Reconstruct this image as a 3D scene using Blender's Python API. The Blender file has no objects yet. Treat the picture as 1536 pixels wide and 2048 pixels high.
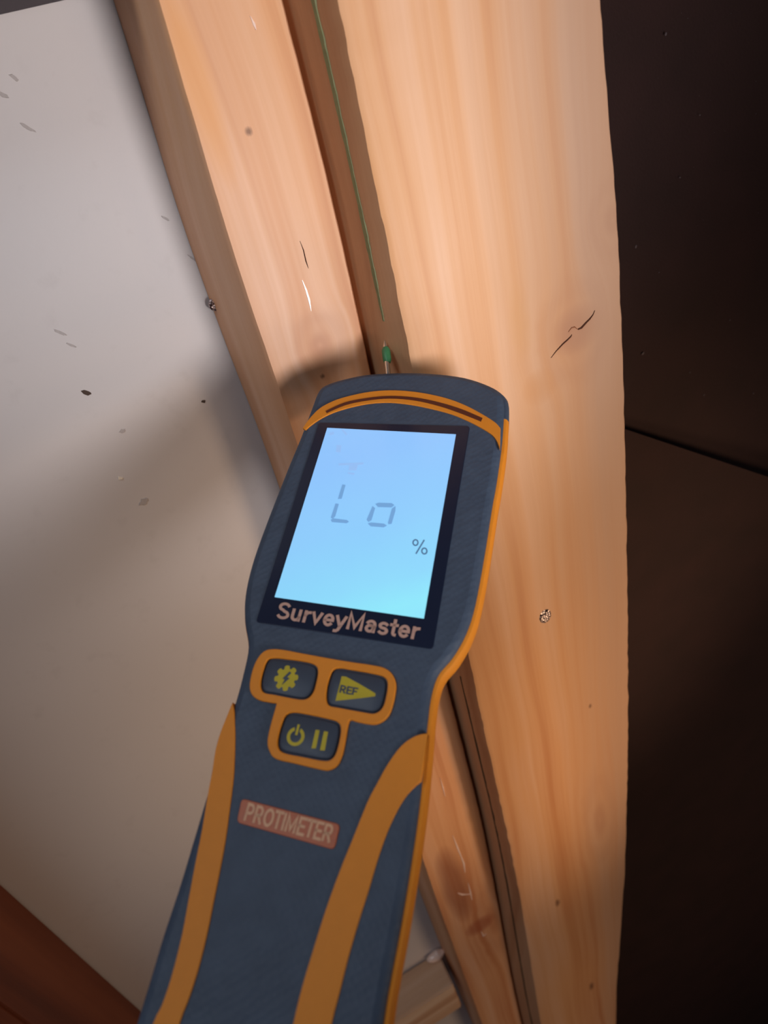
import bpy, bmesh, math, random
import numpy as np
from mathutils import Matrix, Vector
random.seed(4)
S = bpy.context.scene
COL = S.collection

# ---------------------------------------------------------------- camera
F = 1300.0; CX, CY = 768.0, 1024.0
ZOFF = 1.6                                        # camera height above the floor
def nrm(a): a = np.array(a, float); return a/np.linalg.norm(a)
Zc = -nrm(((1310-CX)/F, -(2950-CY)/F, -1.0))      # world up, in camera axes
N0 = nrm(np.array([0, 0, 1.0])-Zc[2]*Zc); X0 = np.cross(Zc, N0)
YAW = math.radians(15)
Nc = math.cos(YAW)*N0+math.sin(YAW)*X0; Xc = np.cross(Zc, Nc)
A = np.array([Xc, -Nc, Zc])                       # camera vector -> world vector
CAM = np.array([0, 0, ZOFF])
cam = bpy.data.cameras.new('camera'); camo = bpy.data.objects.new('camera', cam); COL.objects.link(camo)
M = Matrix.Identity(4)
for i in range(3):
    for j in range(3): M[i][j] = A[i, j]
    M[i][3] = CAM[i]
camo.matrix_world = M
cam.sensor_fit = 'VERTICAL'; cam.sensor_height = 36; cam.sensor_width = 27
cam.lens = F/2048*36; cam.clip_start = 0.01; cam.clip_end = 30
cam.dof.use_dof = True; cam.dof.focus_distance = 0.255; cam.dof.aperture_fstop = 12
S.camera = camo
S.view_settings.view_transform = 'Standard'; S.view_settings.look = 'None'
S.view_settings.gamma = 1; S.view_settings.use_curve_mapping = False
S.view_settings.exposure = 0.0

# ---------------------------------------------------------------- light
W = bpy.data.worlds.new('world'); S.world = W; W.use_nodes = True
bg = W.node_tree.nodes['Background']; bg.inputs[0].default_value = (0.62, 0.62, 0.72, 1); bg.inputs[1].default_value = 0.08
def area(name, loc, target, size, power, col):
    l = bpy.data.lights.new(name, 'AREA'); l.shape = 'DISK'; l.size = size; l.energy = power; l.color = col
    o = bpy.data.objects.new(name, l); COL.objects.link(o); o.location = loc
    o.rotation_euler = (Vector(target)-Vector(loc)).to_track_quat('-Z', 'Y').to_euler(); return o
def spot(name, loc, target, size, power, col, angle):
    l = bpy.data.lights.new(name, 'SPOT'); l.shadow_soft_size = size; l.energy = power; l.color = col; l.spot_size = math.radians(angle); l.spot_blend = 1.0
    o = bpy.data.objects.new(name, l); COL.objects.link(o); o.location = loc
    o.rotation_euler = (Vector(target)-Vector(loc)).to_track_quat('-Z', 'Y').to_euler(); return o
spot('work_lamp', (0.14, -0.16, ZOFF-0.12), (0.08, 0.27, ZOFF+0.055), 0.06, 6.2, (1.0, 0.94, 0.93), 74)
area('low_warm_fill', (0.35, -0.55, ZOFF-0.75), (0.10, 0.27, ZOFF-0.5), 0.25, 1.3, (1.0, 0.66, 0.40))  # added warm fill from below for the lower posts, not a known lamp
spot('post_warm_fill', (0.40, -0.34, ZOFF-0.40), (0.15, 0.25, ZOFF-0.32), 0.06, 10.0, (1.0, 0.68, 0.42), 46)  # added narrow warm fill that brightens the lower right post
area('top_cool_fill', (-0.40, -0.08, ZOFF+0.68), (0.0, 0.15, ZOFF-0.1), 0.35, 2.3, (0.86, 0.92, 1.0))  # added cool fill from above, lifts the meter face and post sides

# ---------------------------------------------------------------- planes and rays
def ray(x, y): return A@np.array([(x-CX)/F, -(y-CY)/F, -1.0])
def on_y(x, y, D):                                 # point of a plane parallel to the wall
    d = ray(x, y); return CAM+d*(D/d[1])
# meter frame (from its rectangular screen)
Rm = np.array([[0.96752359, 0.1978929, -0.15727843], [-0.08964675, 0.85037181, 0.51848939], [0.23635051, -0.48755122, 0.84049524]])
Tm = np.array([-0.00433719, -0.00032396, -0.20834386])
UVN = A@Rm                                         # columns: right, up, out of the face (world)
ORG = CAM+A@Tm
mm = 0.001
def dv(x, y):                                      # photo point -> meter face coordinates, mm
    d = np.array([(x-CX)/F, -(y-CY)/F, -1.0]); s = (Tm@Rm[:, 2])/(d@Rm[:, 2]); q = d*s-Tm
    return (float(q@Rm[:, 0])*1000, float(q@Rm[:, 1])*1000)
tip = (ORG+UVN[:, 1]*0.061)[1]
D1 = tip+0.036; D2 = D1-0.028; DW = D1+0.045       # left post face, right post face, wall

# ---------------------------------------------------------------- materials
def srgb(c):
    return tuple((v/255/12.92 if v/255 <= 0.04045 else ((v/255+0.055)/1.055)**2.4) for v in c)+(1,)
class NT:
    def __init__(s, name):
        s.m = bpy.data.materials.new(name); s.m.use_nodes = True; s.t = s.m.node_tree
        s.b = s.t.nodes['Principled BSDF']
    def n(s, ty, **k):
        x = s.t.nodes.new(ty)
        for a, b in k.items(): setattr(x, a, b)
        return x
    def put(s, v, sock):
        if isinstance(v, bpy.types.NodeSocket): s.t.links.new(v, sock)
        else: sock.default_value = v
    def math(s, op, a, b=0.0, c=0.0):
        x = s.n('ShaderNodeMath', operation=op); s.put(a, x.inputs[0]); s.put(b, x.inputs[1]); s.put(c, x.inputs[2]); return x.outputs[0]
    def mix(s, f, a, b, mode='MIX'):
        x = s.n('ShaderNodeMix', data_type='RGBA', blend_type=mode); s.put(f, x.inputs[0]); s.put(a, x.inputs[6]); s.put(b, x.inputs[7]); return x.outputs[2]
    def noise(s, vec, scale, detail=3, rough=0.5, dist=0.0):
        x = s.n('ShaderNodeTexNoise'); s.put(vec, x.inputs['Vector']); x.inputs['Scale'].default_value = scale
        x.inputs['Detail'].default_value = detail; x.inputs['Roughness'].default_value = rough; x.inputs['Distortion'].default_value = dist
        return x.outputs['Fac']
    def ramp(s, f, stops):
        x = s.n('ShaderNodeValToRGB'); s.put(f, x.inputs[0]); e = x.color_ramp.elements
        while len(e) < len(stops): e.new(0.5)
        for k, (p, c) in enumerate(stops): e[k].position = p; e[k].color = c if len(c) == 4 else tuple(c)+(1,)
        return x.outputs[0]
    def bump(s, h, strength, dist):
        x = s.n('ShaderNodeBump'); x.inputs['Strength'].default_value = strength; x.inputs['Distance'].default_value = dist
        s.put(h, x.inputs['Height']); s.put(x.outputs[0], s.b.inputs['Normal'])
    def comb(s, x, y, z):
        c = s.n('ShaderNodeCombineXYZ'); s.put(x, c.inputs[0]); s.put(y, c.inputs[1]); s.put(z, c.inputs[2]); return c.outputs[0]
    def obj(s):
        c = s.n('ShaderNodeTexCoord'); p = s.n('ShaderNodeSeparateXYZ'); s.put(c.outputs['Object'], p.inputs[0])
        return c.outputs['Object'], p.outputs
G4 = lambda v: (v, v, v, 1)
def plain(name, c, rough=0.5, spec=0.4, metal=0.0, em=0.0, grain=None):
    k = NT(name); base = srgb(c)
    v, _ = k.obj()
    gs, ga = grain or (900, 0.12)
    f = k.noise(v, gs, 3)
    k.put(k.mix(f, tuple(x*(1-ga) for x in base[:3])+(1,), tuple(min(1, x*(1+ga)) for x in base[:3])+(1,)), k.b.inputs['Base Color'])
    k.b.inputs['Roughness'].default_value = rough; k.b.inputs['Specular IOR Level'].default_value = spec; k.b.inputs['Metallic'].default_value = metal
    if em:
        k.b.inputs['Emission Color'].default_value = base; k.b.inputs['Emission Strength'].default_value = em
    k.bump(f, 0.15, 0.0002)
    return k.m

def wood(name, light, mid, dark, seed=0.0, knots=(), spots=(), rough=0.5, spec=0.35, fx=42, axis='z', stain=None, patches=(), edge=None):
    """pine: grain runs along z, bent round the knots"""
    k = NT(name); v, o = k.obj()
    x, y, z = (o[0], o[1], o[2]) if axis == 'z' else (o[2], o[1], o[0])
    xs = k.math('ADD', x, k.math('MULTIPLY', y, 0.6)); gsum = None; rings = None
    for kx, kz, rx, rz in knots:
        dx = k.math('DIVIDE', k.math('SUBTRACT', x, kx), rx); dz = k.math('DIVIDE', k.math('SUBTRACT', z, kz), rz)
        d2 = k.math('ADD', k.math('MULTIPLY', dx, dx), k.math('MULTIPLY', dz, dz))
        d2 = k.math('MULTIPLY', d2, k.math('ADD', 0.45, k.noise(k.comb(k.math('MULTIPLY', x, 70), seed, k.math('MULTIPLY', z, 60)), 1.0, 2)))
        g = k.math('EXPONENT', k.math('MULTIPLY', d2, -1.0))
        xs = k.math('SUBTRACT', xs, k.math('MULTIPLY', k.math('MULTIPLY', k.math('SUBTRACT', x, kx), 0.9), g))
        r = k.math('MULTIPLY', k.math('ADD', k.math('SINE', k.math('MULTIPLY', k.math('SQRT', d2), 8.0)), 1.6), g)
        rings = r if rings is None else k.math('ADD', rings, r)
    wob = k.math('MULTIPLY', k.math('SUBTRACT', k.noise(k.comb(k.math('MULTIPLY', x, 12), k.math('MULTIPLY', y, 12), k.math('MULTIPLY', z, 4)), 1.0, 2), 0.5), 0.020)
    xs = k.math('ADD', xs, wob)
    band = k.noise(k.comb(k.math('MULTIPLY', xs, fx*2.2), seed, k.math('MULTIPLY', z, 1.6)), 1.0, 2.5, 0.55)
    fine = k.noise(k.comb(k.math('MULTIPLY', xs, 900), k.math('ADD', k.math('MULTIPLY', y, 900), seed), k.math('MULTIPLY', z, 14)), 1.0, 3, 0.6)
    patch = k.noise(k.comb(k.math('MULTIPLY', x, 16), k.math('ADD', seed, k.math('MULTIPLY', y, 16)), k.math('MULTIPLY', z, 9)), 1.0, 2)
    ring = k.math('SINE', k.math('MULTIPLY', xs, 820.0))
    c = k.ramp(band, [(0.30, srgb(dark)), (0.48, srgb(mid)), (0.66, srgb(light))])
    c = k.mix(k.math('MULTIPLY', k.math('POWER', k.math('MULTIPLY', k.math('ADD', ring, 1.0), 0.5), 5.0), 0.10), c, srgb(dark))
    c = k.mix(k.ramp(patch, [(0.35, G4(0)), (0.75, G4(0.5))]), c, srgb(stain or mid))
    c = k.mix(0.10, c, k.ramp(fine, [(0.3, srgb(dark)), (0.7, srgb(light))]))
    if rings is not None: c = k.mix(k.math('MULTIPLY', rings, 0.13), c, srgb((dark[0]-30, dark[1]-35, dark[2]-30)))
    for kx, kz, rx, rz, pc_, ps in patches:
        dx = k.math('DIVIDE', k.math('SUBTRACT', x, kx), rx); dz = k.math('DIVIDE', k.math('SUBTRACT', z, kz), rz)
        d = k.math('ADD', k.math('ADD', k.math('MULTIPLY', dx, dx), k.math('MULTIPLY', dz, dz)), k.math('MULTIPLY', k.math('SUBTRACT', patch, .5), 2.2))
        c = k.mix(k.ramp(d, [(0.1, G4(ps)), (1.0, G4(0))]), c, srgb(pc_))
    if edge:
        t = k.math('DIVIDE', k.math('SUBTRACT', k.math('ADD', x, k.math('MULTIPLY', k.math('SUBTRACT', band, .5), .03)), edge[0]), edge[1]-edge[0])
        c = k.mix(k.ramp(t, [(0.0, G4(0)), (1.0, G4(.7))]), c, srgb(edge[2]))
    for kx, kz, rx, rz in spots:
        dx = k.math('DIVIDE', k.math('SUBTRACT', x, kx), rx); dz = k.math('DIVIDE', k.math('SUBTRACT', z, kz), rz)
        d = k.math('ADD', k.math('SQRT', k.math('ADD', k.math('MULTIPLY', dx, dx), k.math('MULTIPLY', dz, dz))), k.math('MULTIPLY', fine, 0.7))
        c = k.mix(k.ramp(d, [(0.55, G4(0.75)), (1.25, G4(0))]), c, srgb((105, 68, 48)))
    k.put(c, k.b.inputs['Base Color'])
    k.put(k.math('ADD', rough-0.12, k.math('MULTIPLY', patch, 0.25)), k.b.inputs['Roughness']); k.b.inputs['Specular IOR Level'].default_value = spec
    k.bump(k.math('ADD', k.math('MULTIPLY', fine, 0.3), band), 0.2, 0.0005)
    return k.m

# ---------------------------------------------------------------- mesh helpers
def link(name, me, mat, parent=None):
    o = bpy.data.objects.new(name, me); COL.objects.link(o)
    if mat is not None: me.materials.clear(); me.materials.append(mat)
    if parent: o.parent = parent
    return o
def mesh(name, vs, fs, mat, parent=None, smooth=False):
    me = bpy.data.meshes.new(name); me.from_pydata([tuple(float(c) for c in v) for v in vs], [], fs); me.validate()
    bm = bmesh.new(); bm.from_mesh(me); bmesh.ops.recalc_face_normals(bm, faces=bm.faces); bm.to_mesh(me); bm.free()
    if smooth:
        for p in me.polygons: p.use_smooth = True
        try: me.set_sharp_from_angle(angle=math.radians(38))
        except Exception: pass
    return link(name, me, mat, parent)
def tag(o, label=None, cat=None, group=None, kind=None):
    if label: o['label'] = label
    if cat: o['category'] = cat
    if group: o['group'] = group
    if kind: o['kind'] = kind
    return o
def catmull(pts, n=6, closed=True):
    P = [np.array(p, float) for p in pts]; out = []; m = len(P)
    rng = range(m if closed else m-1)
    for i in rng:
        g = (lambda k: P[k % m]) if closed else (lambda k: P[min(max(k, 0), m-1)])
        p0, p1, p2, p3 = g(i-1), g(i), g(i+1), g(i+2)
        for j in range(n):
            t = j/n
            out.append(0.5*((2*p1)+(-p0+p2)*t+(2*p0-5*p1+4*p2-p3)*t*t+(-p0+3*p1-3*p2+p3)*t**3))
    if not closed: out.append(P[-1])
    return [tuple(o) for o in out]
def area2(p): return sum(p[i][0]*p[(i+1) % len(p)][1]-p[(i+1) % len(p)][0]*p[i][1] for i in range(len(p)))/2
def offset(p, d):                                  # outward offset of a closed loop
    s = 1 if area2(p) > 0 else -1; out = []; m = len(p)
    for i in range(m):
        a = np.array(p[i-1]); b = np.array(p[(i+1) % m]); t = b-a; t = t/(np.linalg.norm(t)+1e-9)
        out.append((p[i][0]+s*t[1]*d, p[i][1]-s*t[0]*d))
    return out
def loft(layers, cap0=True, cap1=True):
    vs = [v for L in layers for v in L]; m = len(layers[0]); fs = []
    for k in range(len(layers)-1):
        for i in range(m):
            j = (i+1) % m; fs.append((k*m+i, k*m+j, (k+1)*m+j, (k+1)*m+i))
    if cap0: fs.append(tuple(range(m)))
    if cap1: fs.append(tuple(range((len(layers)-1)*m, len(layers)*m)))
    return vs, fs
def tube(pts, r, n=8):
    layers = []; P = [np.array(p, float) for p in pts]
    for i, p in enumerate(P):
        t = nrm(P[min(i+1, len(P)-1)]-P[max(i-1, 0)]); a = np.cross(t, (0.3, 0.2, 0.93)); a = nrm(a); b = np.cross(t, a)
        rr = r[i] if isinstance(r, (list, tuple)) else r
        layers.append([p+rr*(math.cos(2*math.pi*k/n)*a+math.sin(2*math.pi*k/n)*b) for k in range(n)])
    return loft(layers)

# ================================================================ SETTING
kwall = NT('painted_wall'); v_, o_ = kwall.obj()
f1 = kwall.noise(v_, 7, 2); f2 = kwall.noise(v_, 260, 3)
cw = kwall.mix(f1, srgb((200, 193, 192)), srgb((218, 212, 211)))
cw = kwall.mix(kwall.ramp(kwall.noise(v_, 90, 4, 0.6), [(0.60, G4(0)), (0.80, G4(0.12))]), cw, srgb((150, 140, 135)))
kwall.put(cw, kwall.b.inputs['Base Color']); kwall.b.inputs['Roughness'].default_value = 0.55
kwall.bump(f2, 0.15, 0.0004)
def box(name, lo, hi, mat, parent=None, bev=0.0):
    bm = bmesh.new(); bmesh.ops.create_cube(bm, size=1)
    for q in bm.verts: q.co = Vector([(lo[i]+hi[i])/2+q.co[i]*(hi[i]-lo[i]) for i in range(3)])
    if bev: bmesh.ops.bevel(bm, geom=bm.edges[:], offset=bev, segments=2, affect='EDGES')
    me = bpy.data.meshes.new(name); bm.to_mesh(me); bm.free(); return link(name, me, mat, parent)
wall = box('wall_back', (-1.6, DW, 0), (1.6, DW+0.1, 2.3), kwall.m); tag(wall, kind='structure', label='pale grey painted wall behind the timber posts')
floor = box('floor', (-1.6, -1.6, -0.1), (1.6, DW+0.1, 0), plain('concrete_floor', (120, 105, 95), 0.8)); tag(floor, kind='structure')

def disc_on_wall(name, x, y, rx, ry, ang, mat, parent, D=DW, h=0.0004, seed=0):
    c = on_y(x, y, D); rnd = random.Random(seed); L = []
    for hh, s in ((0, 1), (h, 0.8)):
        L.append([])
    m = 12; js = [1+rnd.uniform(-.25, .25) for _ in range(m)]
    for q, (hh, s) in enumerate(((-0.0003, 1.0), (h, 0.75))):
        for i in range(m):
            t = 2*math.pi*i/m; a = rx*s*js[i]*math.cos(t); b = ry*s*js[i]*math.sin(t)
            L[q].append((c[0]+a*math.cos(ang)-b*math.sin(ang), D-hh, c[2]+a*math.sin(ang)+b*math.cos(ang)))
    vs, fs = loft(L); return mesh(name, vs, fs, mat, parent, smooth=False)
mk = plain('dark_scuff', (78, 62, 54), 0.8); mk2 = plain('faint_scuff', (182, 174, 172), 0.8)
for i, (x, y, rx, ry, an, mt) in enumerate([(172, 785, .0022, .0012, -.7, mk), (407, 803, .0011, .0009, -.4, mk), (55, 255, .0028, .0007, -.8, mk2),
        (28, 155, .0020, .0007, -.9, mk2), (332, 437, .0020, .0006, -.8, mk2), (120, 665, .0030, .0006, -.8, mk2), (142, 690, .0022, .0006, -.8, mk2),
        (6, 190, .0025, .0009, -.7, mk2), (245, 862, .0016, .0011, 0, mk2), (288, 1003, .0030, .0020, .3, mk2), (390, 520, .0040, .0005, -.9, mk2)]):
    tag(disc_on_wall('scuff_mark', x, y, rx, ry, an, mt, wall, seed=i, h=0.0002), kind=None)
tag(disc_on_wall('paint_fleck', 240, 956, .0013, .0009, -.5, plain('fleck', (235, 225, 210), 0.6), wall, seed=40), label='pale fleck on the wall')

# ================================================================ POSTS
def curve(pts, D, dx=0.0):                          # edge seen in the photo -> x as a function of height on that face
    P = sorted([(float(q[2]), float(q[0])) for q in (on_y(x, y, D) for x, y in pts)])
    zs = [p[0] for p in P]; xs = [p[1] for p in P]
    return lambda z: float(np.interp(z, zs, xs))+dx
def smooth_curve(f, w=0.042): return lambda z: sum(f(z+(w+.16*max(0, ZOFF-.16-z))*k/6) for k in range(-6, 7))/13
wl = smooth_curve(curve([(235, 0), (300, 250), (348, 400), (400, 560), (440, 655), (480, 760), (555, 960), (700, 1400), (850, 1815), (880, 1890), (945, 2048)], DW))
bl = smooth_curve(curve([(318, 0), (355, 150), (400, 330), (440, 450), (480, 560), (545, 765), (610, 940), (740, 1400), (868, 1800), (900, 1880), (962, 2048)], D1))
br = smooth_curve(curve([(565, 0), (602, 130), (640, 280), (672, 410), (700, 545), (740, 740), (905, 1410), (945, 1560), (980, 1705), (1003, 1850), (1041, 2048)], D1))
cl = smooth_curve(curve([(680, 0), (705, 120), (730, 245), (770, 455), (825, 715), (948, 1360), (985, 1530), (1025, 1700), (1053, 1850), (1080, 2048)], D2))
cr = smooth_curve(curve([(1200, 0), (1225, 200), (1238, 400), (1250, 680), (1255, 900), (1260, 1300), (1258, 1600), (1250, 1800), (1228, 2048)], D2))
zst = list(np.concatenate([np.linspace(0.0, 0.7, 12), np.linspace(0.72, 1.1, 40), np.linspace(1.105, 1.66, 170), np.linspace(1.68, 2.3, 10)]))
rj = random.Random(9)
def wander(n, amp, sm):
    a = np.array([rj.gauss(0, 1) for _ in range(n)]); kk = np.ones(sm)/sm; return np.convolve(a, kk, 'same')*amp
def post(name, secf, mat, parent):
    layers = [secf(i, z) for i, z in enumerate(zst)]
    vs, fs = loft(layers); return mesh(name, vs, fs, mat, parent, smooth=True)
n = len(zst); w1 = wander(n, .00022, 2); w2 = wander(n, .0002, 3); w3 = wander(n, .00022, 2)
def knot_at(x, y, D, rx, rz): p = on_y(x, y, D); return (float(p[0]), float(p[2]), rx, rz)
m_left = wood('pine_left_post', (228, 180, 146), (218, 160, 118), (192, 122, 78), 3.0, knots=[knot_at(640, 690, D1, .010, .012), knot_at(985, 1840, D1, .012, .05)],
              spots=[knot_at(497, 263, D1, .0026, .0026), knot_at(645, 752, D1, .002, .002)], stain=(222, 168, 116), rough=0.5, spec=0.4, fx=50,
              patches=[knot_at(395, 170, D1, .006, .03)+((228, 160, 92), .55), knot_at(905, 1760, D1, .012, .06)+((128, 62, 40), .6), knot_at(960, 1850, D1, .014, .012)+((158, 74, 44), .6)])
p_right_knot = knot_at(1150, 665, D2, .016, .020)
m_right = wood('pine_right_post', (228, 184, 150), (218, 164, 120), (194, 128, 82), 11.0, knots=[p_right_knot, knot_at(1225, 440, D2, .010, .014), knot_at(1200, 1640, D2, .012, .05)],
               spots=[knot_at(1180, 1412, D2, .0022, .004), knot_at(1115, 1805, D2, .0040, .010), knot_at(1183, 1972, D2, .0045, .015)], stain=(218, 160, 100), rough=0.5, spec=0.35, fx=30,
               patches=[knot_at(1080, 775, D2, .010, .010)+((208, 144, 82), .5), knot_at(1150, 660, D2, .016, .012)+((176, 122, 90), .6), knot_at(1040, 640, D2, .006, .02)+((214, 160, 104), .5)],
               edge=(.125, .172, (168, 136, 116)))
m_side = wood('pine_side', (214, 172, 134), (200, 152, 112), (168, 112, 74), 21.0, rough=0.55, fx=60)

def sec_left(i, z):
    L, R, B = bl(z)+w2[i]*.5, br(z)+w3[i]*.4, min(wl(z), bl(z))
    c = .0012
    return [(B, DW-.0004, z), (L, D1+c+.001, z), (L+c, D1, z), ((L+R)/2, D1-.0003, z), (R-.0008, D1, z), (R, D1+.0012, z), (R, DW-.0004, z)]
left = tag(bpy.data.objects.new('timber_post', None), 'narrow pine post with gloss streaks, left of the gap, flush to the grey wall', 'timber')
COL.objects.link(left); left.location = (float(br(ZOFF)), D1, 0)
def child(o, root):
    o.parent = root; o.matrix_parent_inverse = Matrix.Translation(-Vector(root.location)); return o
child(post('post_body', sec_left, m_left, None), left)

GAP = .0022
def sec_right(i, z):
    L, R, G = cl(z)+w1[i], cr(z)+w3[i]*1.0+w2[i]*.6, br(z)+GAP
    G = min(G, L-.001)
    c = .0016+abs(w2[i])*.8
    return [(G, DW-.0004, z), (G, D1-.001, z), (G+.0005, D1-.004, z), (L-.0002, D2+.0011, z), (L+c, D2, z), (L*.6+R*.4, D2-.0002, z), (R-.0015, D2, z), (R, D2+.0015, z), (R, DW-.0004, z)]
right = tag(bpy.data.objects.new('timber_post', None), 'wide pine post with a split knot, standing proud at right of the gap', 'timber')
COL.objects.link(right); right.location = (float(cl(ZOFF)), D2, 0)
rb = child(post('post_body', sec_right, m_right, None), right)
rb.data.materials.append(m_side)
m = 9
for p in rb.data.polygons:
    k = sorted(set(v % m for v in p.vertices))
    if len(p.vertices) == 4 and k in ([0, 1], [1, 2], [2, 3]): p.material_index = 1

# green line and its darker continuation on the side of the right post
def ribbon(name, z0, z1, frac, w, mat, root, amp=.0, h=.0003, steps=60):
    vs = []; fs = []; rr = random.Random(5)
    for i in range(steps+1):
        z = z0+(z1-z0)*i/steps
        a = np.array([br(z)+GAP+.0005, D1-.004]); b = np.array([cl(z)-.0002, D2+.0011]); t = nrm(b-a); nn = np.array([-t[1], t[0]]);
        if nn[0] > 0: nn = -nn
        tap = min(1, 6*min(i, steps-i)/steps+.35); f = frac+amp*rr.uniform(-1, 1)
        ww = w*tap*rr.uniform(.85, 1.15); c = a+(b-a)*f
        for s, hh in ((-1, -.0004), (-.8, h), (.8, h), (1, -.0004)):
            q = c+t*ww*s/2+nn*hh; vs.append((q[0], q[1], z))
    for i in range(steps):
        for k in range(3): fs.append((i*4+k, i*4+k+1, i*4+k+5, i*4+k+4))
        fs.append((i*4+3, i*4, i*4+4, i*4+7))
    fs += [(0, 1, 2, 3), tuple(steps*4+k for k in (0, 1, 2, 3))]
    return child(mesh(name, vs, fs, mat, None), root)
m_green = plain('green_line', (122, 128, 88), 0.6, grain=(400, .3)); m_groove = plain('groove_dark', (88, 66, 40), 0.8, grain=(300, .3))
def zside(y): return float(on_y(568+.25*y+45, y, (D1+D2)/2)[2])
tag(ribbon('painted_line', zside(640), zside(-220), .44, .0026, m_green, right, .004), label='thin green line running down the side of the post')
tag(ribbon('seam_line', zside(2150), zside(1340), .42, .0018, m_groove, right, .006), label='dark seam low on the side of the post')

# split across the knot: two slivers
def sliver(name, pts, D, mat, root, h=.0004):
    P = [on_y(x, y, D) for x, y, w in pts]; vs = []; fs = []
    for (x, y, w), c in zip(pts, P):
        d = nrm(P[-1]-P[0]); s = nrm(np.cross(d, (0, 1, 0)))
        for k, hh in ((-1, -.0006), (-.6, h*.6), (.6, h*.6), (1, -.0006)): vs.append(c+s*w*k*.5+np.array([0, -hh, 0]))
    for i in range(len(pts)-1):
        for k in range(3): fs.append((i*4+k, i*4+k+1, i*4+k+5, i*4+k+4))
        fs.append((i*4+3, i*4, i*4+4, i*4+7))
    return child(mesh(name, vs, fs, mat, None), root)
m_crack = plain('crack_dark', (70, 34, 16), 0.9); m_glint = plain('glint_and_sealant', (245, 215, 200), 0.25, spec=.8)
sliver('crack', [(1102, 716, .0001), (1112, 703, .0005), (1125, 689, .0008), (1135, 680, .0008), (1142, 673, .0006), (1144, 669, .0001)], D2-.0003, m_crack, right, .0001)
sliver('crack', [(1156, 659, .0008), (1163, 656, .0012), (1172, 646, .0010), (1180, 638, .0008), (1186, 630, .0004), (1190, 621, .0001)], D2-.0003, m_crack, right, .0001)
sliver('crack', [(1137, 664, .0002), (1143, 656, .0006), (1150, 654, .0007), (1156, 659, .0003)], D2-.0003, plain('crack_soft', (140, 88, 60), .9), right, .0001)
sliver('check_split', [(600, 482, .0001), (607, 500, .0005), (612, 522, .0006), (617, 537, .0001)], D1-.0004, m_crack, left, .0001)
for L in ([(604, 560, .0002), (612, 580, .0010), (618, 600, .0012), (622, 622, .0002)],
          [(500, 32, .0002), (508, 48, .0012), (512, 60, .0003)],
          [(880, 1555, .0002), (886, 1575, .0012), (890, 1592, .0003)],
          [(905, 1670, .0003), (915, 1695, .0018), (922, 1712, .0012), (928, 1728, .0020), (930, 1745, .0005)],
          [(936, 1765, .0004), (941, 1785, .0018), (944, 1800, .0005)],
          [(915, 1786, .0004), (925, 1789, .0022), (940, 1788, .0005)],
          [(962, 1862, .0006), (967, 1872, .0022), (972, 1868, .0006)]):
    tag(sliver('glint_streak', L, D1-.0003, m_glint, left, .0005), label='pale shiny streak painted as a glint')  # highlights on the left post put in as pale slivers

# nail heads
m_nail = NT('nail_steel'); v_, o_ = m_nail.obj()
vo = m_nail.n('ShaderNodeTexVoronoi'); m_nail.put(v_, vo.inputs['Vector']); vo.inputs['Scale'].default_value = 900
m_nail.put(m_nail.ramp(vo.outputs['Distance'], [(0.2, srgb((245, 225, 220))), (0.75, srgb((70, 50, 48)))]), m_nail.b.inputs['Base Color'])
m_nail.b.inputs['Metallic'].default_value = .7; m_nail.b.inputs['Roughness'].default_value = .3; m_nail.bump(vo.outputs['Distance'], .8, .0006)
def nail(x, y, D, r, root, label):
    c = on_y(x, y, D); L = []
    for rr, h in ((1.0, -.0008), (1.0, .0003), (.8, .0007), (.35, .0008)):
        L.append([(c[0]+r*rr*math.cos(t)*.9, D-h, c[2]+r*rr*math.sin(t)*1.15) for t in np.linspace(0, 2*math.pi, 20, endpoint=False)])
    vs, fs = loft(L); return tag(child(mesh('nail_head', vs, fs, m_nail.m, None), root), label=label)
nail(1090, 1232, D2, .0040, right, 'silvery hammered nail head')
nail(427, 610, DW-.004, .0022, left, 'small dull nail head at the edge by the wall')

# ================================================================ DARK SHEETS AT THE RIGHT
ksheet = NT('dark_felt'); v_, o_ = ksheet.obj()
fs1 = ksheet.noise(v_, 30, 3); fs2 = ksheet.noise(v_, 700, 3)
cs = ksheet.mix(fs1, srgb((40, 27, 25)), srgb((54, 34, 32)))
ksheet.put(cs, ksheet.b.inputs['Base Color']); ksheet.b.inputs['Roughness'].default_value = .8; ksheet.b.inputs['Specular IOR Level'].default_value = .2
ksheet.bump(fs2, .3, .0008)
DS = D1+.030
def sheet(name, edge, up, mat, curl):
    """sheet lapping behind the right post; one edge is the slanting lap line seen in the photo"""
    nx, nz = 26, 40; vs = []; P = [on_y(x, y, DS) for x, y in edge]
    sl = (P[-1][2]-P[0][2])/(P[-1][0]-P[0][0])
    for i in range(nx+1):
        t = (i/nx)**1.8
        for j in range(nz+1):
            s = (j/nz)**1.6; x = 1.2*t; z = P[0][2]; 
            for _ in range(3):
                z = (P[0][2]+sl*(x-P[0][0]))*(1-s)+up*s; x = cr(z)+.0015+(1.2-cr(z))*t
            lift = curl(x)*math.exp(-s*22)+.0012*math.sin(x*31+z*17)
            vs.append((x, DS-lift-(0 if up > P[0][2] else .0035), z))
    m0 = len(vs); vs += [(x, y+.0025, z) for x, y, z in vs]; fs = []; k = nz+1
    for i in range(nx):
        for j in range(nz):
            a = i*k+j; fs.append((a, a+1, a+k+1, a+k)); fs.append((m0+a, m0+a+k, m0+a+k+1, m0+a+1))
    for i in range(nx):
        a = i*k; fs.append((a, a+k, m0+a+k, m0+a)); a = i*k+nz; fs.append((a, m0+a, m0+a+k, a+k))
    for j in range(nz):
        a = j; fs.append((a, m0+a, m0+a+1, a+1)); a = nx*k+j; fs.append((a, a+1, m0+a+1, m0+a))
    return mesh(name, vs, fs, mat, None, smooth=True)
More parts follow.
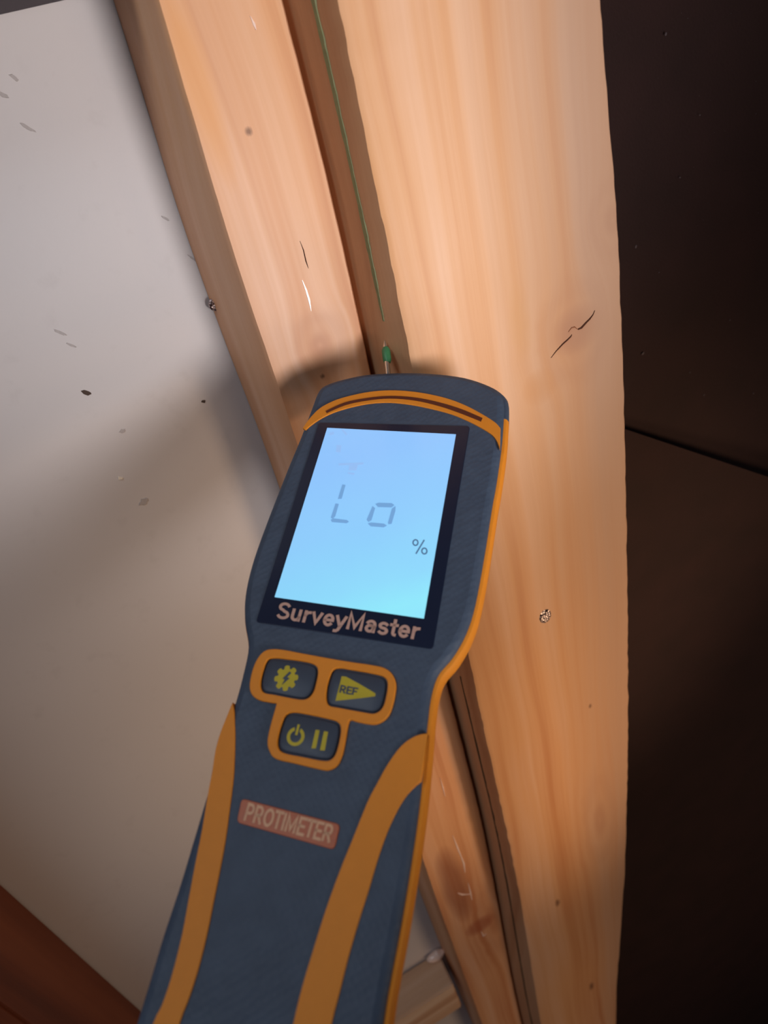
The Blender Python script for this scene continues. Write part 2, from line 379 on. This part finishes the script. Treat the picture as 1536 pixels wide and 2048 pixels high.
E0 = [(1262, 858), (1536, 945)]
lo_sheet = sheet('dark_sheet', E0, 0.003, ksheet.m, lambda x: .001+.14*max(0, x-.175))
tag(lo_sheet, 'dark brown sheet at right, below the slanting lap line', 'sheet', 'dark sheets right of the posts')
up_sheet = sheet('dark_sheet', [(1262, 884), (1536, 975)], 2.28, ksheet.m, lambda x: 0)
tag(up_sheet, 'dark brown sheet with pale lint at right, above the slanting lap line', 'sheet', 'dark sheets right of the posts')
bm = bmesh.new(); rl = random.Random(2)
spots = [(1286, 707, .0011), (1272, 493, .0009), (1408, 790, .0007), (1507, 787, .0007), (1332, 68, .0008), (1360, 355, .0006), (1318, 545, .0005), (1400, 230, .0005), (1460, 640, .0005), (1380, 745, .0006)]
spots += [(rl.uniform(1275, 1536), rl.uniform(0, 850), rl.uniform(.0001, .0002)) for _ in range(45)]
for x, y, r in spots:
    c = on_y(x, y, DS-.0014)
    M4 = Matrix.Translation(c)@Matrix.Rotation(rl.uniform(0, 3), 4, 'Y')@Matrix.Diagonal((r*.7, .0002, r, 1)); bmesh.ops.create_icosphere(bm, subdivisions=1, radius=1, matrix=M4)
me = bpy.data.meshes.new('lint'); bm.to_mesh(me); bm.free()
tag(link('lint', me, plain('lint_grey', (84, 74, 76), .9), up_sheet), kind='stuff', label='pale specks of lint')

# ================================================================ TIMBERS LOW DOWN AND DARK STRIP AT TOP
m_b1 = wood('stained_timber', (150, 84, 52), (122, 62, 38), (92, 44, 28), 31.0, rough=.6, fx=20)
m_b2 = wood('sole_timber', (228, 200, 172), (206, 166, 132), (170, 120, 90), 37.0, rough=.6, fx=20, axis='x')
XL = float((on_y(0, 1740, DW)[0]+on_y(275, 2030, DW)[0])/2)
d_ = ray(0, 2008); YL = float(d_[1]*XL/d_[0])
b1 = box('timber_post', (XL-.09, YL, 0), (XL, DW-.0004, 2.3), m_b1, None, .0015)
tag(b1, 'dark reddish brown timber post, out of focus in the bottom left corner', 'timber')
zt = float(on_y(880, 1900, DW)[2]); d_ = ray(893, 1978); YF = float(d_[1]*(zt-ZOFF)/d_[2])
b2 = box('timber_noggin', (XL+.001, YF, zt-.05), (float(wl(zt))-.0045, DW-.0004, zt), m_b2, None, .0012)
tag(b2, 'short cross timber butting the narrow post at the bottom of the picture', 'timber')
kr = plain('strip_dark', (62, 54, 62), .7)
zr = float(on_y(60, 20, DW)[2]); print('strip', on_y(0, 45, DW), on_y(230, 0, DW))
strip = box('dark_strip', (XL+.001, DW-.03, zr+.0), (float(wl(zr))-.003, DW-.0004, zr+.06), kr, None, .003)  # plain dark bar along the wall in the top left corner
tag(strip, 'dark grey rail across the wall in the top left corner', 'strip')

# sealant blob where the short timber meets the post
def blob(name, c, r, mat, parent, label):
    bm = bmesh.new(); bmesh.ops.create_icosphere(bm, subdivisions=3, radius=1)
    rr = random.Random(7)
    for q in bm.verts: q.co = Vector((q.co.x*r*1.5*(1+.2*math.sin(q.co.z*6)), q.co.y*r*.8, q.co.z*r*(1+.2*math.sin(q.co.x*5))))
    bm.transform(Matrix.Translation(Vector(c))); me = bpy.data.meshes.new(name); bm.to_mesh(me); bm.free()
    for p in me.polygons: p.use_smooth = True
    return tag(link(name, me, mat, parent), label=label)
blob('sealant_blob', on_y(872, 1912, DW-.004), .0055, m_glint, b2, 'white blob of sealant on the corner')

# ================================================================ MOISTURE METER
def P3(u, v, w): return ORG+UVN@(np.array([u, v, w])*mm)
meter = bpy.data.objects.new('moisture_meter', None); COL.objects.link(meter); meter.location = Vector(P3(0, 61, -12))
tag(meter, 'blue-grey and orange moisture meter with a lit display, pressed into the gap between posts', 'moisture meter')
def mk3(layers2, mat, name, parent=None, cap0=True, cap1=True, smooth=True):
    L = [[P3(u, v, w) for u, v in loop] for loop, w in layers2]
    vs, fs = loft(L, cap0, cap1); o = mesh(name, vs, fs, mat, None, smooth)
    return fix(o, parent)
def fix(o, parent=None):
    o.parent = parent or meter
    if parent is None: o.matrix_parent_inverse = Matrix.Translation(-Vector(meter.location))
    return o
def shape(name, loops, w0, w1, mat, parent=None, bevel=0.0):
    """filled 2-D outline (with holes) on the meter face, solid between heights w0 and w1 (mm)"""
    cu = bpy.data.curves.new('tmp', 'CURVE'); cu.dimensions = '2D'; cu.fill_mode = 'BOTH'
    for lp in loops:
        s = cu.splines.new('POLY'); s.points.add(len(lp)-1); s.use_cyclic_u = True
        for p, q in zip(s.points, lp): p.co = (q[0], q[1], 0, 1)
    cu.extrude = (w1-w0)/2-bevel; cu.bevel_depth = bevel; cu.bevel_resolution = 2; cu.offset = -bevel
    return conv(name, cu, (w0+w1)/2, mat, parent)
def conv(name, cu, wmid, mat, parent, T=None):
    t = bpy.data.objects.new('tmp', cu); COL.objects.link(t)
    dg = bpy.context.evaluated_depsgraph_get(); me = bpy.data.meshes.new_from_object(t.evaluated_get(dg)); me.name = name
    bpy.data.objects.remove(t); bpy.data.curves.remove(cu)
    for q in me.vertices:
        u, v = (q.co.x, q.co.y) if T is None else T(q.co.x, q.co.y)
        q.co = Vector(P3(u, v, wmid+q.co.z))
    me.name = name; return fix(link(name, me, mat), parent)
def rrect(c, r, n=5):                                # rounded quad from 4 corners
    out = []; c = [np.array(p, float) for p in c]
    for i in range(4):
        p, a, b = c[i], c[i-1], c[(i+1) % 4]; da = nrm(a-p)*r; db = nrm(b-p)*r
        for k in range(n+1):
            t = k/n; out.append(tuple((1-t)**2*(p+da)+2*t*(1-t)*p+t*t*(p+db)))
    return out
def arcp(cx, cy, rx, ry, a0, a1, n=10):
    return [(cx+rx*math.cos(math.radians(a0+(a1-a0)*i/n)), cy+ry*math.sin(math.radians(a0+(a1-a0)*i/n))) for i in range(n+1)]
GL = {  # name: (advance, strokes); cap height 1, x height .72
 'S': (.78, [arcp(.36, .73, .24, .19, 25, 180, 8)+arcp(.36, .73, .24, .19, 180, 262, 4)[1:]+arcp(.38, .27, .26, .20, 85, 0, 5)+arcp(.38, .27, .26, .19, 0, -155, 9)[1:]]),
 'u': (.66, [[(.11, .66), (.11, .26)]+arcp(.29, .26, .18, .19, 180, 360, 8)[1:], [(.48, .66), (.48, .06)]]),
 'r': (.46, [[(.12, .66), (.12, .06)], arcp(.34, .38, .22, .24, 180, 85, 6)]),
 'v': (.60, [[(.06, .66), (.28, .08), (.50, .66)]]),
 'e': (.66, [[(.12, .36), (.52, .36)]+arcp(.32, .36, .21, .29, 0, 318, 16)[1:]]),
 'y': (.60, [[(.06, .66), (.29, .10)], [(.52, .66), (.24, -.12), (.16, -.19), (.06, -.19)]]),
 'M': (.94, [[(.12, .06), (.12, .94), (.45, .16), (.78, .94), (.78, .06)]]),
 'a': (.66, [arcp(.30, .48, .19, .17, 160, 0, 8)+[(.49, .30), (.49, .06)], arcp(.28, .24, .17, .17, 60, 360, 12)+[(.49, .38), (.30, .40)]]),
 's': (.60, [arcp(.28, .50, .18, .14, 30, 262, 9)+arcp(.29, .21, .19, .15, 80, -150, 9)]),
 't': (.42, [[(.20, .90), (.20, .20)]+arcp(.30, .20, .10, .13, 180, 280, 4), [(.04, .62), (.36, .62)]]),
 'P': (.74, [[(.12, .06), (.12, .94), (.38, .94)]+arcp(.38, .70, .22, .24, 90, -90, 8)[1:]+[(.12, .46)]]),
 'R': (.78, [[(.12, .06), (.12, .94), (.38, .94)]+arcp(.38, .70, .22, .24, 90, -90, 8)[1:]+[(.12, .46)], [(.38, .46), (.62, .06)]]),
 'O': (.86, [arcp(.42, .5, .32, .44, 0, 360, 20)]),
 'T': (.66, [[(.04, .94), (.60, .94)], [(.32, .94), (.32, .06)]]),
 'I': (.30, [[(.14, .94), (.14, .06)]]),
 'E': (.68, [[(.58, .94), (.12, .94), (.12, .06), (.60, .06)], [(.12, .50), (.52, .50)]]),
 'F': (.64, [[(.58, .94), (.12, .94), (.12, .06)], [(.12, .50), (.50, .50)]]),
 '%': (1.0, [arcp(.20, .76, .16, .20, 0, 360, 14), arcp(.80, .24, .16, .20, 0, 360, 14), [(.30, .02), (.74, .98)]]),
}
def lettering(name, body, corners, w0, w1, mat, parent=None, wt=.16):
    """letters built from thick strokes, mapped on to the quad bottom-left, bottom-right, top-right, top-left (baseline to cap height)"""
    tot = sum(GL[c][0] for c in body); bl_, br_, tr_, tl_ = [np.array(c) for c in corners]
    def T(x, y):
        s_ = x/tot; p = (1-s_)*(1-y)*bl_+s_*(1-y)*br_+s_*y*tr_+(1-s_)*y*tl_; return p
    vs = []; fs = []; x0 = 0
    for c in body:
        for st in GL[c][1]:
            P = [np.array(p, float) for p in st]; m0 = len(vs); m = len(P); closed = np.linalg.norm(P[0]-P[-1]) < 1e-6
            for i in range(m):
                a_ = P[i-1] if i else (P[-2] if closed else P[0]); b_ = P[i+1] if i < m-1 else (P[1] if closed else P[-1])
                d1 = nrm(P[i]-a_) if np.linalg.norm(P[i]-a_) > 1e-9 else nrm(b_-P[i]); d2 = nrm(b_-P[i]) if np.linalg.norm(b_-P[i]) > 1e-9 else d1
                t = d1+d2; t = nrm(t) if np.linalg.norm(t) > .2 else d1
                q = P[i].copy(); k_ = 1/max(.45, abs(float(t@d1)))
                if not closed and i == 0: q = q-t*wt*.35
                if not closed and i == m-1: q = q+t*wt*.35
                nn = np.array([-t[1], t[0]])*wt/2*k_
                for e in (q-nn, q+nn):
                    p2 = T(x0+e[0], e[1])
                    for w in (w0, w1): vs.append(P3(p2[0], p2[1], w))
            for i in range(m-1):
                a_ = m0+i*4; b_ = a_+4; fs += [(a_+1, a_+3, b_+3, b_+1), (a_, a_+1, b_+1, b_), (a_+2, a_+3, b_+3, b_+2)]
            if not closed: fs += [(m0, m0+1, m0+3, m0+2), (m0+4*m-4, m0+4*m-3, m0+4*m-1, m0+4*m-2)]
        x0 += GL[c][0]
    return fix(mesh(name, vs, fs, mat, None), parent)
def D(*pts): return [dv(x, y) for x, y in pts]

# plastics
kb = NT('navy_rubber'); v_, o_ = kb.obj()
vo = kb.n('ShaderNodeTexVoronoi'); kb.put(v_, vo.inputs['Vector']); vo.inputs['Scale'].default_value = 620; vo.inputs['Randomness'].default_value = .35
nz = kb.noise(v_, 160, 4)
kb.put(kb.mix(nz, srgb((56, 68, 86)), srgb((72, 86, 106))), kb.b.inputs['Base Color'])
kb.b.inputs['Roughness'].default_value = .6; kb.b.inputs['Specular IOR Level'].default_value = .35
kb.bump(kb.math('ADD', vo.outputs['Distance'], kb.math('MULTIPLY', nz, .1)), .4, .00035)
navy = kb.m
orange = plain('orange_rubber', (224, 138, 40), .55, spec=.25, grain=(300, .05))
navy_btn = plain('navy_button', (58, 68, 84), .5, grain=(500, .06))
bez = plain('bezel_navy', (26, 34, 56), .16, spec=.5, grain=(200, .05))
yel = plain('olive_print', (186, 168, 30), .55, grain=(600, .1))
copper = plain('copper_print', (196, 156, 140), .5, grain=(500, .06))
brown = plain('red_brown_lens', (88, 40, 28), .35)

# outline of the face (smooth, closed), clockwise from top centre
right_o = D((810, 741), (870, 743), (930, 751), (975, 766), (1000, 782), (1008, 800), (1007, 840), (1003, 890), (993, 960), (984, 1010), (968, 1110), (950, 1205), (932, 1262), (905, 1310), (876, 1345), (862, 1385), (854, 1440), (848, 1510), (836, 1620), (820, 1730), (800, 1850), (764, 2048))
left_o = D((740, 744), (695, 752), (655, 764), (636, 778), (622, 812), (600, 870), (577, 925), (553, 985), (524, 1060), (500, 1130), (487, 1190), (486, 1240), (493, 1290), (484, 1340), (468, 1400), (447, 1462), (425, 1540), (405, 1605), (378, 1695), (352, 1780), (322, 1870), (295, 1960), (268, 2048))
tail = [(31.5, -140), (31, -152), (27, -161), (16, -166), (0, -167), (-14, -166), (-23, -161), (-25.3, -152), (-25.3, -146)]
OUT = catmull(right_o+tail+left_o[::-1], 4)
if area2(OUT) < 0: OUT = OUT[::-1]

# shells
front = mk3([(offset(OUT, -2.4), 0), (offset(OUT, -1.2), -.35), (offset(OUT, -.3), -1.1), (OUT, -2.0), (OUT, -2.8)], navy, 'front_shell')
for p in front.data.polygons:
    if len(p.vertices) > 10: p.use_smooth = False
back = mk3([(offset(OUT, -1.5), -8.6), (offset(OUT, -1.8), -14), (offset(OUT, -4.2), -21), (offset(OUT, -9), -26), (offset(OUT, -13), -27)], navy, 'back_shell')
# side trim: one loop band; the part round the top of the head is the navy cap
def trim_off(d):
    O = offset(OUT, d); k = lambda u: .25+.75*min(1, max(0, (u+12)/24))
    return [(a[0]+(b[0]-a[0])*k(a[0]), a[1]+(b[1]-a[1])*k(a[0])) for a, b in zip(OUT, O)]
tri = [(offset(OUT, -.2), -2.3), (trim_off(.9), -2.6), (trim_off(1.7), -4), (trim_off(1.7), -7.5), (trim_off(1.0), -9), (offset(OUT, -1.6), -9.6)]
vcut = 43
tr = mk3(tri, orange, 'side_trim', cap0=False, cap1=False)
tr.data.materials.append(navy); mloop = len(OUT)
for p in tr.data.polygons:
    vv_ = np.mean([OUT[i % mloop][1] for i in p.vertices])
    if vv_ > vcut: p.material_index = 1

# orange arc over the display
arc_out = D((606, 858), (620, 838), (640, 818), (668, 803), (700, 793), (740, 785), (780, 782), (820, 784), (860, 790), (900, 800), (935, 814), (965, 830), (990, 846), (1001, 858))
arc_in = D((1000, 900), (994, 884), (985, 872), (968, 860), (940, 845), (905, 830), (865, 819), (820, 810), (780, 806), (740, 808), (700, 816), (665, 827), (636, 842), (612, 860))
arc = shape('orange_band', [catmull(arc_out, 4, False)+catmull(arc_in, 4, False)], -.6, .45, orange, bevel=.12)
slot_o = D((652, 824), (690, 807), (735, 798), (780, 794), (830, 797), (880, 807), (925, 821), (965, 838))
slot_i = D((962, 845), (922, 829), (878, 814), (830, 803), (780, 799), (735, 803), (692, 812), (654, 828))
shape('indicator_slot', [catmull(slot_o, 4, False)+catmull(slot_i, 4, False)], .3, .6, brown, arc)
# side rim of the face at the right: orange edge that joins arc and trim
rim_pts_o = D((1003, 862), (1003, 890), (993, 960), (984, 1010), (968, 1110), (950, 1205), (932, 1262), (905, 1310), (876, 1345), (862, 1385), (854, 1440), (848, 1510), (836, 1620), (820, 1730), (800, 1850), (764, 2048))

# display
bezel = shape('display_bezel', [rrect(D((638, 846), (940, 853), (866, 1299), (512, 1245)), 1.2)], -.6, .25, bez, bevel=.1)
kl = NT('lit_lcd'); v_, o_ = kl.obj()
zb0 = float(P3(0, -36, 0)[2]); zt0 = float(P3(0, 33, 0)[2])
lf = kl.math('DIVIDE', kl.math('SUBTRACT', o_[2], zb0), zt0-zb0)
lc = kl.mix(kl.ramp(lf, [(0.0, G4(1)), (0.14, G4(0.6)), (0.45, G4(0.25)), (0.9, G4(0))]), srgb((134, 194, 255)), srgb((140, 244, 255)))
lc = kl.mix(kl.math('MULTIPLY', kl.noise(v_, 60, 2), .25), lc, srgb((120, 185, 255)))
kl.put(lc, kl.b.inputs['Emission Color']); kl.b.inputs['Emission Strength'].default_value = .82
kl.b.inputs['Base Color'].default_value = srgb((110, 130, 150)); kl.b.inputs['Roughness'].default_value = .12
lcd = shape('lcd_screen', [D((655, 857), (912, 870), (848, 1238), (550, 1195))], .1, .4, kl.m, bezel)
seg = NT('lcd_segment'); seg.b.inputs['Base Color'].default_value = srgb((80, 110, 140)); seg.b.inputs['Emission Color'].default_value = srgb((108, 160, 212)); seg.b.inputs['Emission Strength'].default_value = .8
seg2 = NT('lcd_segment_faint'); seg2.b.inputs['Base Color'].default_value = srgb((100, 120, 150)); seg2.b.inputs['Emission Color'].default_value = srgb((140, 185, 238)); seg2.b.inputs['Emission Strength'].default_value = .85
segd = NT('lcd_percent'); segd.b.inputs['Base Color'].default_value = srgb((60, 80, 100)); segd.b.inputs['Emission Color'].default_value = srgb((70, 110, 150)); segd.b.inputs['Emission Strength'].default_value = .7
def zp(pts, ox=620, oy=840, k=310/1512): return D(*[(ox+x*k, oy+y*k) for x, y in pts])
SEGS = [[(318, 636), (350, 640), (312, 775), (275, 778), (285, 740)], [(252, 820), (284, 826), (250, 945), (225, 970), (205, 960)], [(205, 980), (232, 966), (362, 982), (384, 998), (360, 1014), (216, 1002)],
        [(640, 826), (670, 814), (800, 818), (826, 836), (798, 860), (664, 856)], [(612, 846), (638, 866), (602, 985), (572, 1002), (554, 980)], [(836, 846), (836, 890), (798, 1020), (768, 1024), (762, 1010), (800, 872)],
        [(566, 1016), (600, 1006), (724, 1018), (752, 1036), (722, 1054), (594, 1044)]]
for s_ in SEGS: shape('digit_segment', [zp(s_)], .38, .46, seg.m, lcd)
for s_ in ([(262, 250), (310, 256), (300, 325), (255, 320)], [(305, 100), (325, 96), (372, 150), (350, 158)], [(280, 430), (525, 420), (522, 442), (285, 452)], [(385, 440), (470, 445), (455, 500), (378, 500)], [(372, 515), (440, 525), (430, 545), (370, 530)], [(195, 130), (240, 122), (232, 150), (190, 160)]):
    shape('digit_segment', [zp(s_)], .38, .44, seg2.m, lcd)
lettering('percent_sign', '%', zp([(990, 1306), (1146, 1322), (1154, 1180), (1004, 1166)]), .38, .46, segd.m, lcd, wt=.09)
lettering('model_lettering', 'SurveyMaster', D((550, 1237), (838, 1281), (846, 1246), (560, 1204)), .2, .4, copper, bezel, wt=.155)

# button frame
def zb(pts, ox=480, oy=1280, k=340/1536): return D(*[(ox+x*k, oy+y*k) for x, y in pts])
outer = zb([(300, 92), (400, 98), (560, 128), (760, 165), (960, 200), (1200, 236), (1310, 262), (1380, 318), (1412, 400), (1405, 500), (1370, 640), (1320, 720), (1240, 765), (1160, 765), (1060, 745), (1005, 730), (985, 760), (960, 900), (930, 1040), (880, 1140), (800, 1182), (700, 1168), (500, 1120), (330, 1078), (275, 1010), (258, 920), (285, 780), (330, 620), (335, 582), (290, 574), (170, 545), (110, 490), (98, 400), (130, 260), (180, 160), (235, 108)])
h1 = zb([(250, 200), (310, 172), (420, 180), (600, 205), (690, 240), (712, 300), (695, 400), (670, 480), (620, 535), (540, 545), (330, 505), (230, 485), (195, 430), (205, 330)])
h2 = zb([(840, 290), (900, 262), (1000, 275), (1200, 310), (1300, 340), (1338, 400), (1325, 520), (1290, 625), (1220, 672), (1120, 660), (900, 620), (815, 600), (785, 540), (795, 420)])
h3 = zb([(420, 690), (480, 662), (580, 672), (800, 718), (890, 750), (918, 810), (905, 920), (870, 1040), (820, 1092), (740, 1095), (560, 1060), (410, 1028), (355, 980), (350, 900), (380, 780)])
fr = shape('button_frame', [catmull(outer, 4), catmull(h1, 4), catmull(h2, 4), catmull(h3, 4)], -.6, 1.15, orange, bevel=.3)
btns = []
for h in (h1, h2, h3):
    hl = catmull(h, 4); s = 1
    btns.append(mk3([(offset(hl, -.9), .75), (offset(hl, -.55), .55), (offset(hl, -.4), .2), (offset(hl, -.4), -.5)], navy_btn, 'button'))
# gear
gc = np.array(zb([(425, 352)])[0]); gl = []
for k in range(8):
    a = 2*math.pi*k/8+.2
    for da, r in ((-.30, 2.75), (-.22, 3.45), (-.1, 3.65), (.1, 3.65), (.22, 3.45), (.30, 2.75)): gl.append((gc[0]+r*math.cos(a+da)*.95, gc[1]+r*math.sin(a+da)*1.0))
ge = shape('gear_icon', [gl], .7, .82, yel, btns[0])
shape('spanner_mark', [[(gc[0]+.5, gc[1]+2), (gc[0]+1.1, gc[1]+1.6), (gc[0]+.2, gc[1]+.3), (gc[0]+1.0, gc[1]+.1), (gc[0]-.7, gc[1]-2.1), (gc[0]-.3, gc[1]-.5), (gc[0]-1.0, gc[1]-.3)]], .8, .9, navy_btn, btns[0])
shape('pointer_icon', [zb([(925, 335), (965, 340), (1090, 408), (1228, 490), (1226, 515), (1100, 532), (985, 545), (868, 558)])], .7, .82, yel, btns[1])
lettering('icon_lettering', 'REF', zb([(900, 482), (1062, 510), (1076, 445), (916, 415)]), .8, .9, navy_btn, btns[1], wt=.2)
pc = np.array(zb([(510, 878)])[0])
ring = [(pc[0]+2.45*math.sin(t), pc[1]+2.45*math.cos(t)) for t in np.linspace(.38, 2*math.pi-.38, 26)]+[(pc[0]+1.55*math.sin(t), pc[1]+1.55*math.cos(t)) for t in np.linspace(2*math.pi-.45, .45, 26)]
shape('power_icon', [ring], .7, .82, yel, btns[2]); shape('power_icon', [[(pc[0]-.3, pc[1]+.4), (pc[0]+.35, pc[1]+.4), (pc[0]+.35, pc[1]+3.2), (pc[0]-.3, pc[1]+3.2)]], .7, .82, yel, btns[2])
shape('pause_icon', [zb([(690, 818), (726, 822), (692, 985), (652, 985)])], .7, .82, yel, btns[2])
shape('pause_icon', [zb([(765, 830), (802, 836), (772, 1004), (728, 1002)])], .7, .82, yel, btns[2])

# badge
badge = shape('badge', [rrect(D((484, 1597), (681, 1649), (669, 1700), (474, 1645)), 1.2)], -.6, .35, plain('badge_red_orange', (176, 84, 34), .45), bevel=.15)
lettering('badge_lettering', 'PROTIMETER', D((487, 1641), (662, 1687), (672, 1652), (497, 1606)), .3, .45, plain('badge_cream', (214, 164, 124), .5), badge, wt=.17)
# grip stripes
so = D((466, 1405), (455, 1432), (442, 1465), (432, 1500), (425, 1545), (416, 1592), (405, 1660), (392, 1725), (378, 1800), (365, 1870), (345, 1950), (325, 2010), (307, 2048))
so = so+[(so[-1][0]-.2, so[-1][1]-12)]
si = D((469, 1425), (471, 1470), (470, 1515), (468, 1555), (462, 1605), (452, 1680), (440, 1745), (428, 1805), (415, 1870), (396, 1945), (378, 2000), (360, 2048))
si = si+[(si[-1][0]-.2, si[-1][1]-12)]
shape('grip_stripe', [catmull(so, 3, False)+catmull(si, 3, False)[::-1]], -2.6, .4, orange, bevel=.15)
ro = D((856, 1467), (832, 1472), (803, 1492), (775, 1530), (752, 1572), (735, 1605), (705, 1680), (680, 1742), (652, 1820), (627, 1900), (606, 1970), (587, 2048))
ro = ro+[(ro[-1][0], ro[-1][1]-12)]
ri = D((842, 1562), (815, 1590), (795, 1622), (775, 1665), (755, 1722), (738, 1780), (716, 1850), (696, 1920), (680, 1985), (664, 2048))
ri = ri+[(ri[-1][0], ri[-1][1]-12)]
shape('grip_stripe', [catmull(ro, 3, False)+catmull(ri, 3, False)[::-1]], -2.0, .4, orange, bevel=.15)

# pins: steel needles with a green sleeve on the visible one
steel = plain('pin_steel', (205, 200, 190), .2, metal=.9)
for sgn in (-1, 1):
    a = P3(-6*1.0 if sgn < 0 else 6, 56, -11)
    tgt = on_y(768, 672, (D1+D2)/2+.002) if sgn < 0 else on_y(800, 760, D1-.004)
    d = tgt-a; pl = .93 if sgn < 0 else .9; d = d if sgn < 0 else d*.9
    vs, fs = tube([a, a+d*.8, a+d*pl], [.0011, .001, .0002], 10); fix(mesh('pin', vs, fs, steel, None, True))
a = P3(-6, 58, -11); tgt = on_y(768, 672, (D1+D2)/2+.002); d = tgt-a
vs, fs = tube([a+d*.55, a+d*.6, a+d*.75, a+d*.8], [.0012, .0017, .0017, .0012], 12)
tag(fix(mesh('pin_collar', vs, fs, plain('collar_green', (60, 120, 78), .45), None, True)), label='small green collar on the pin')
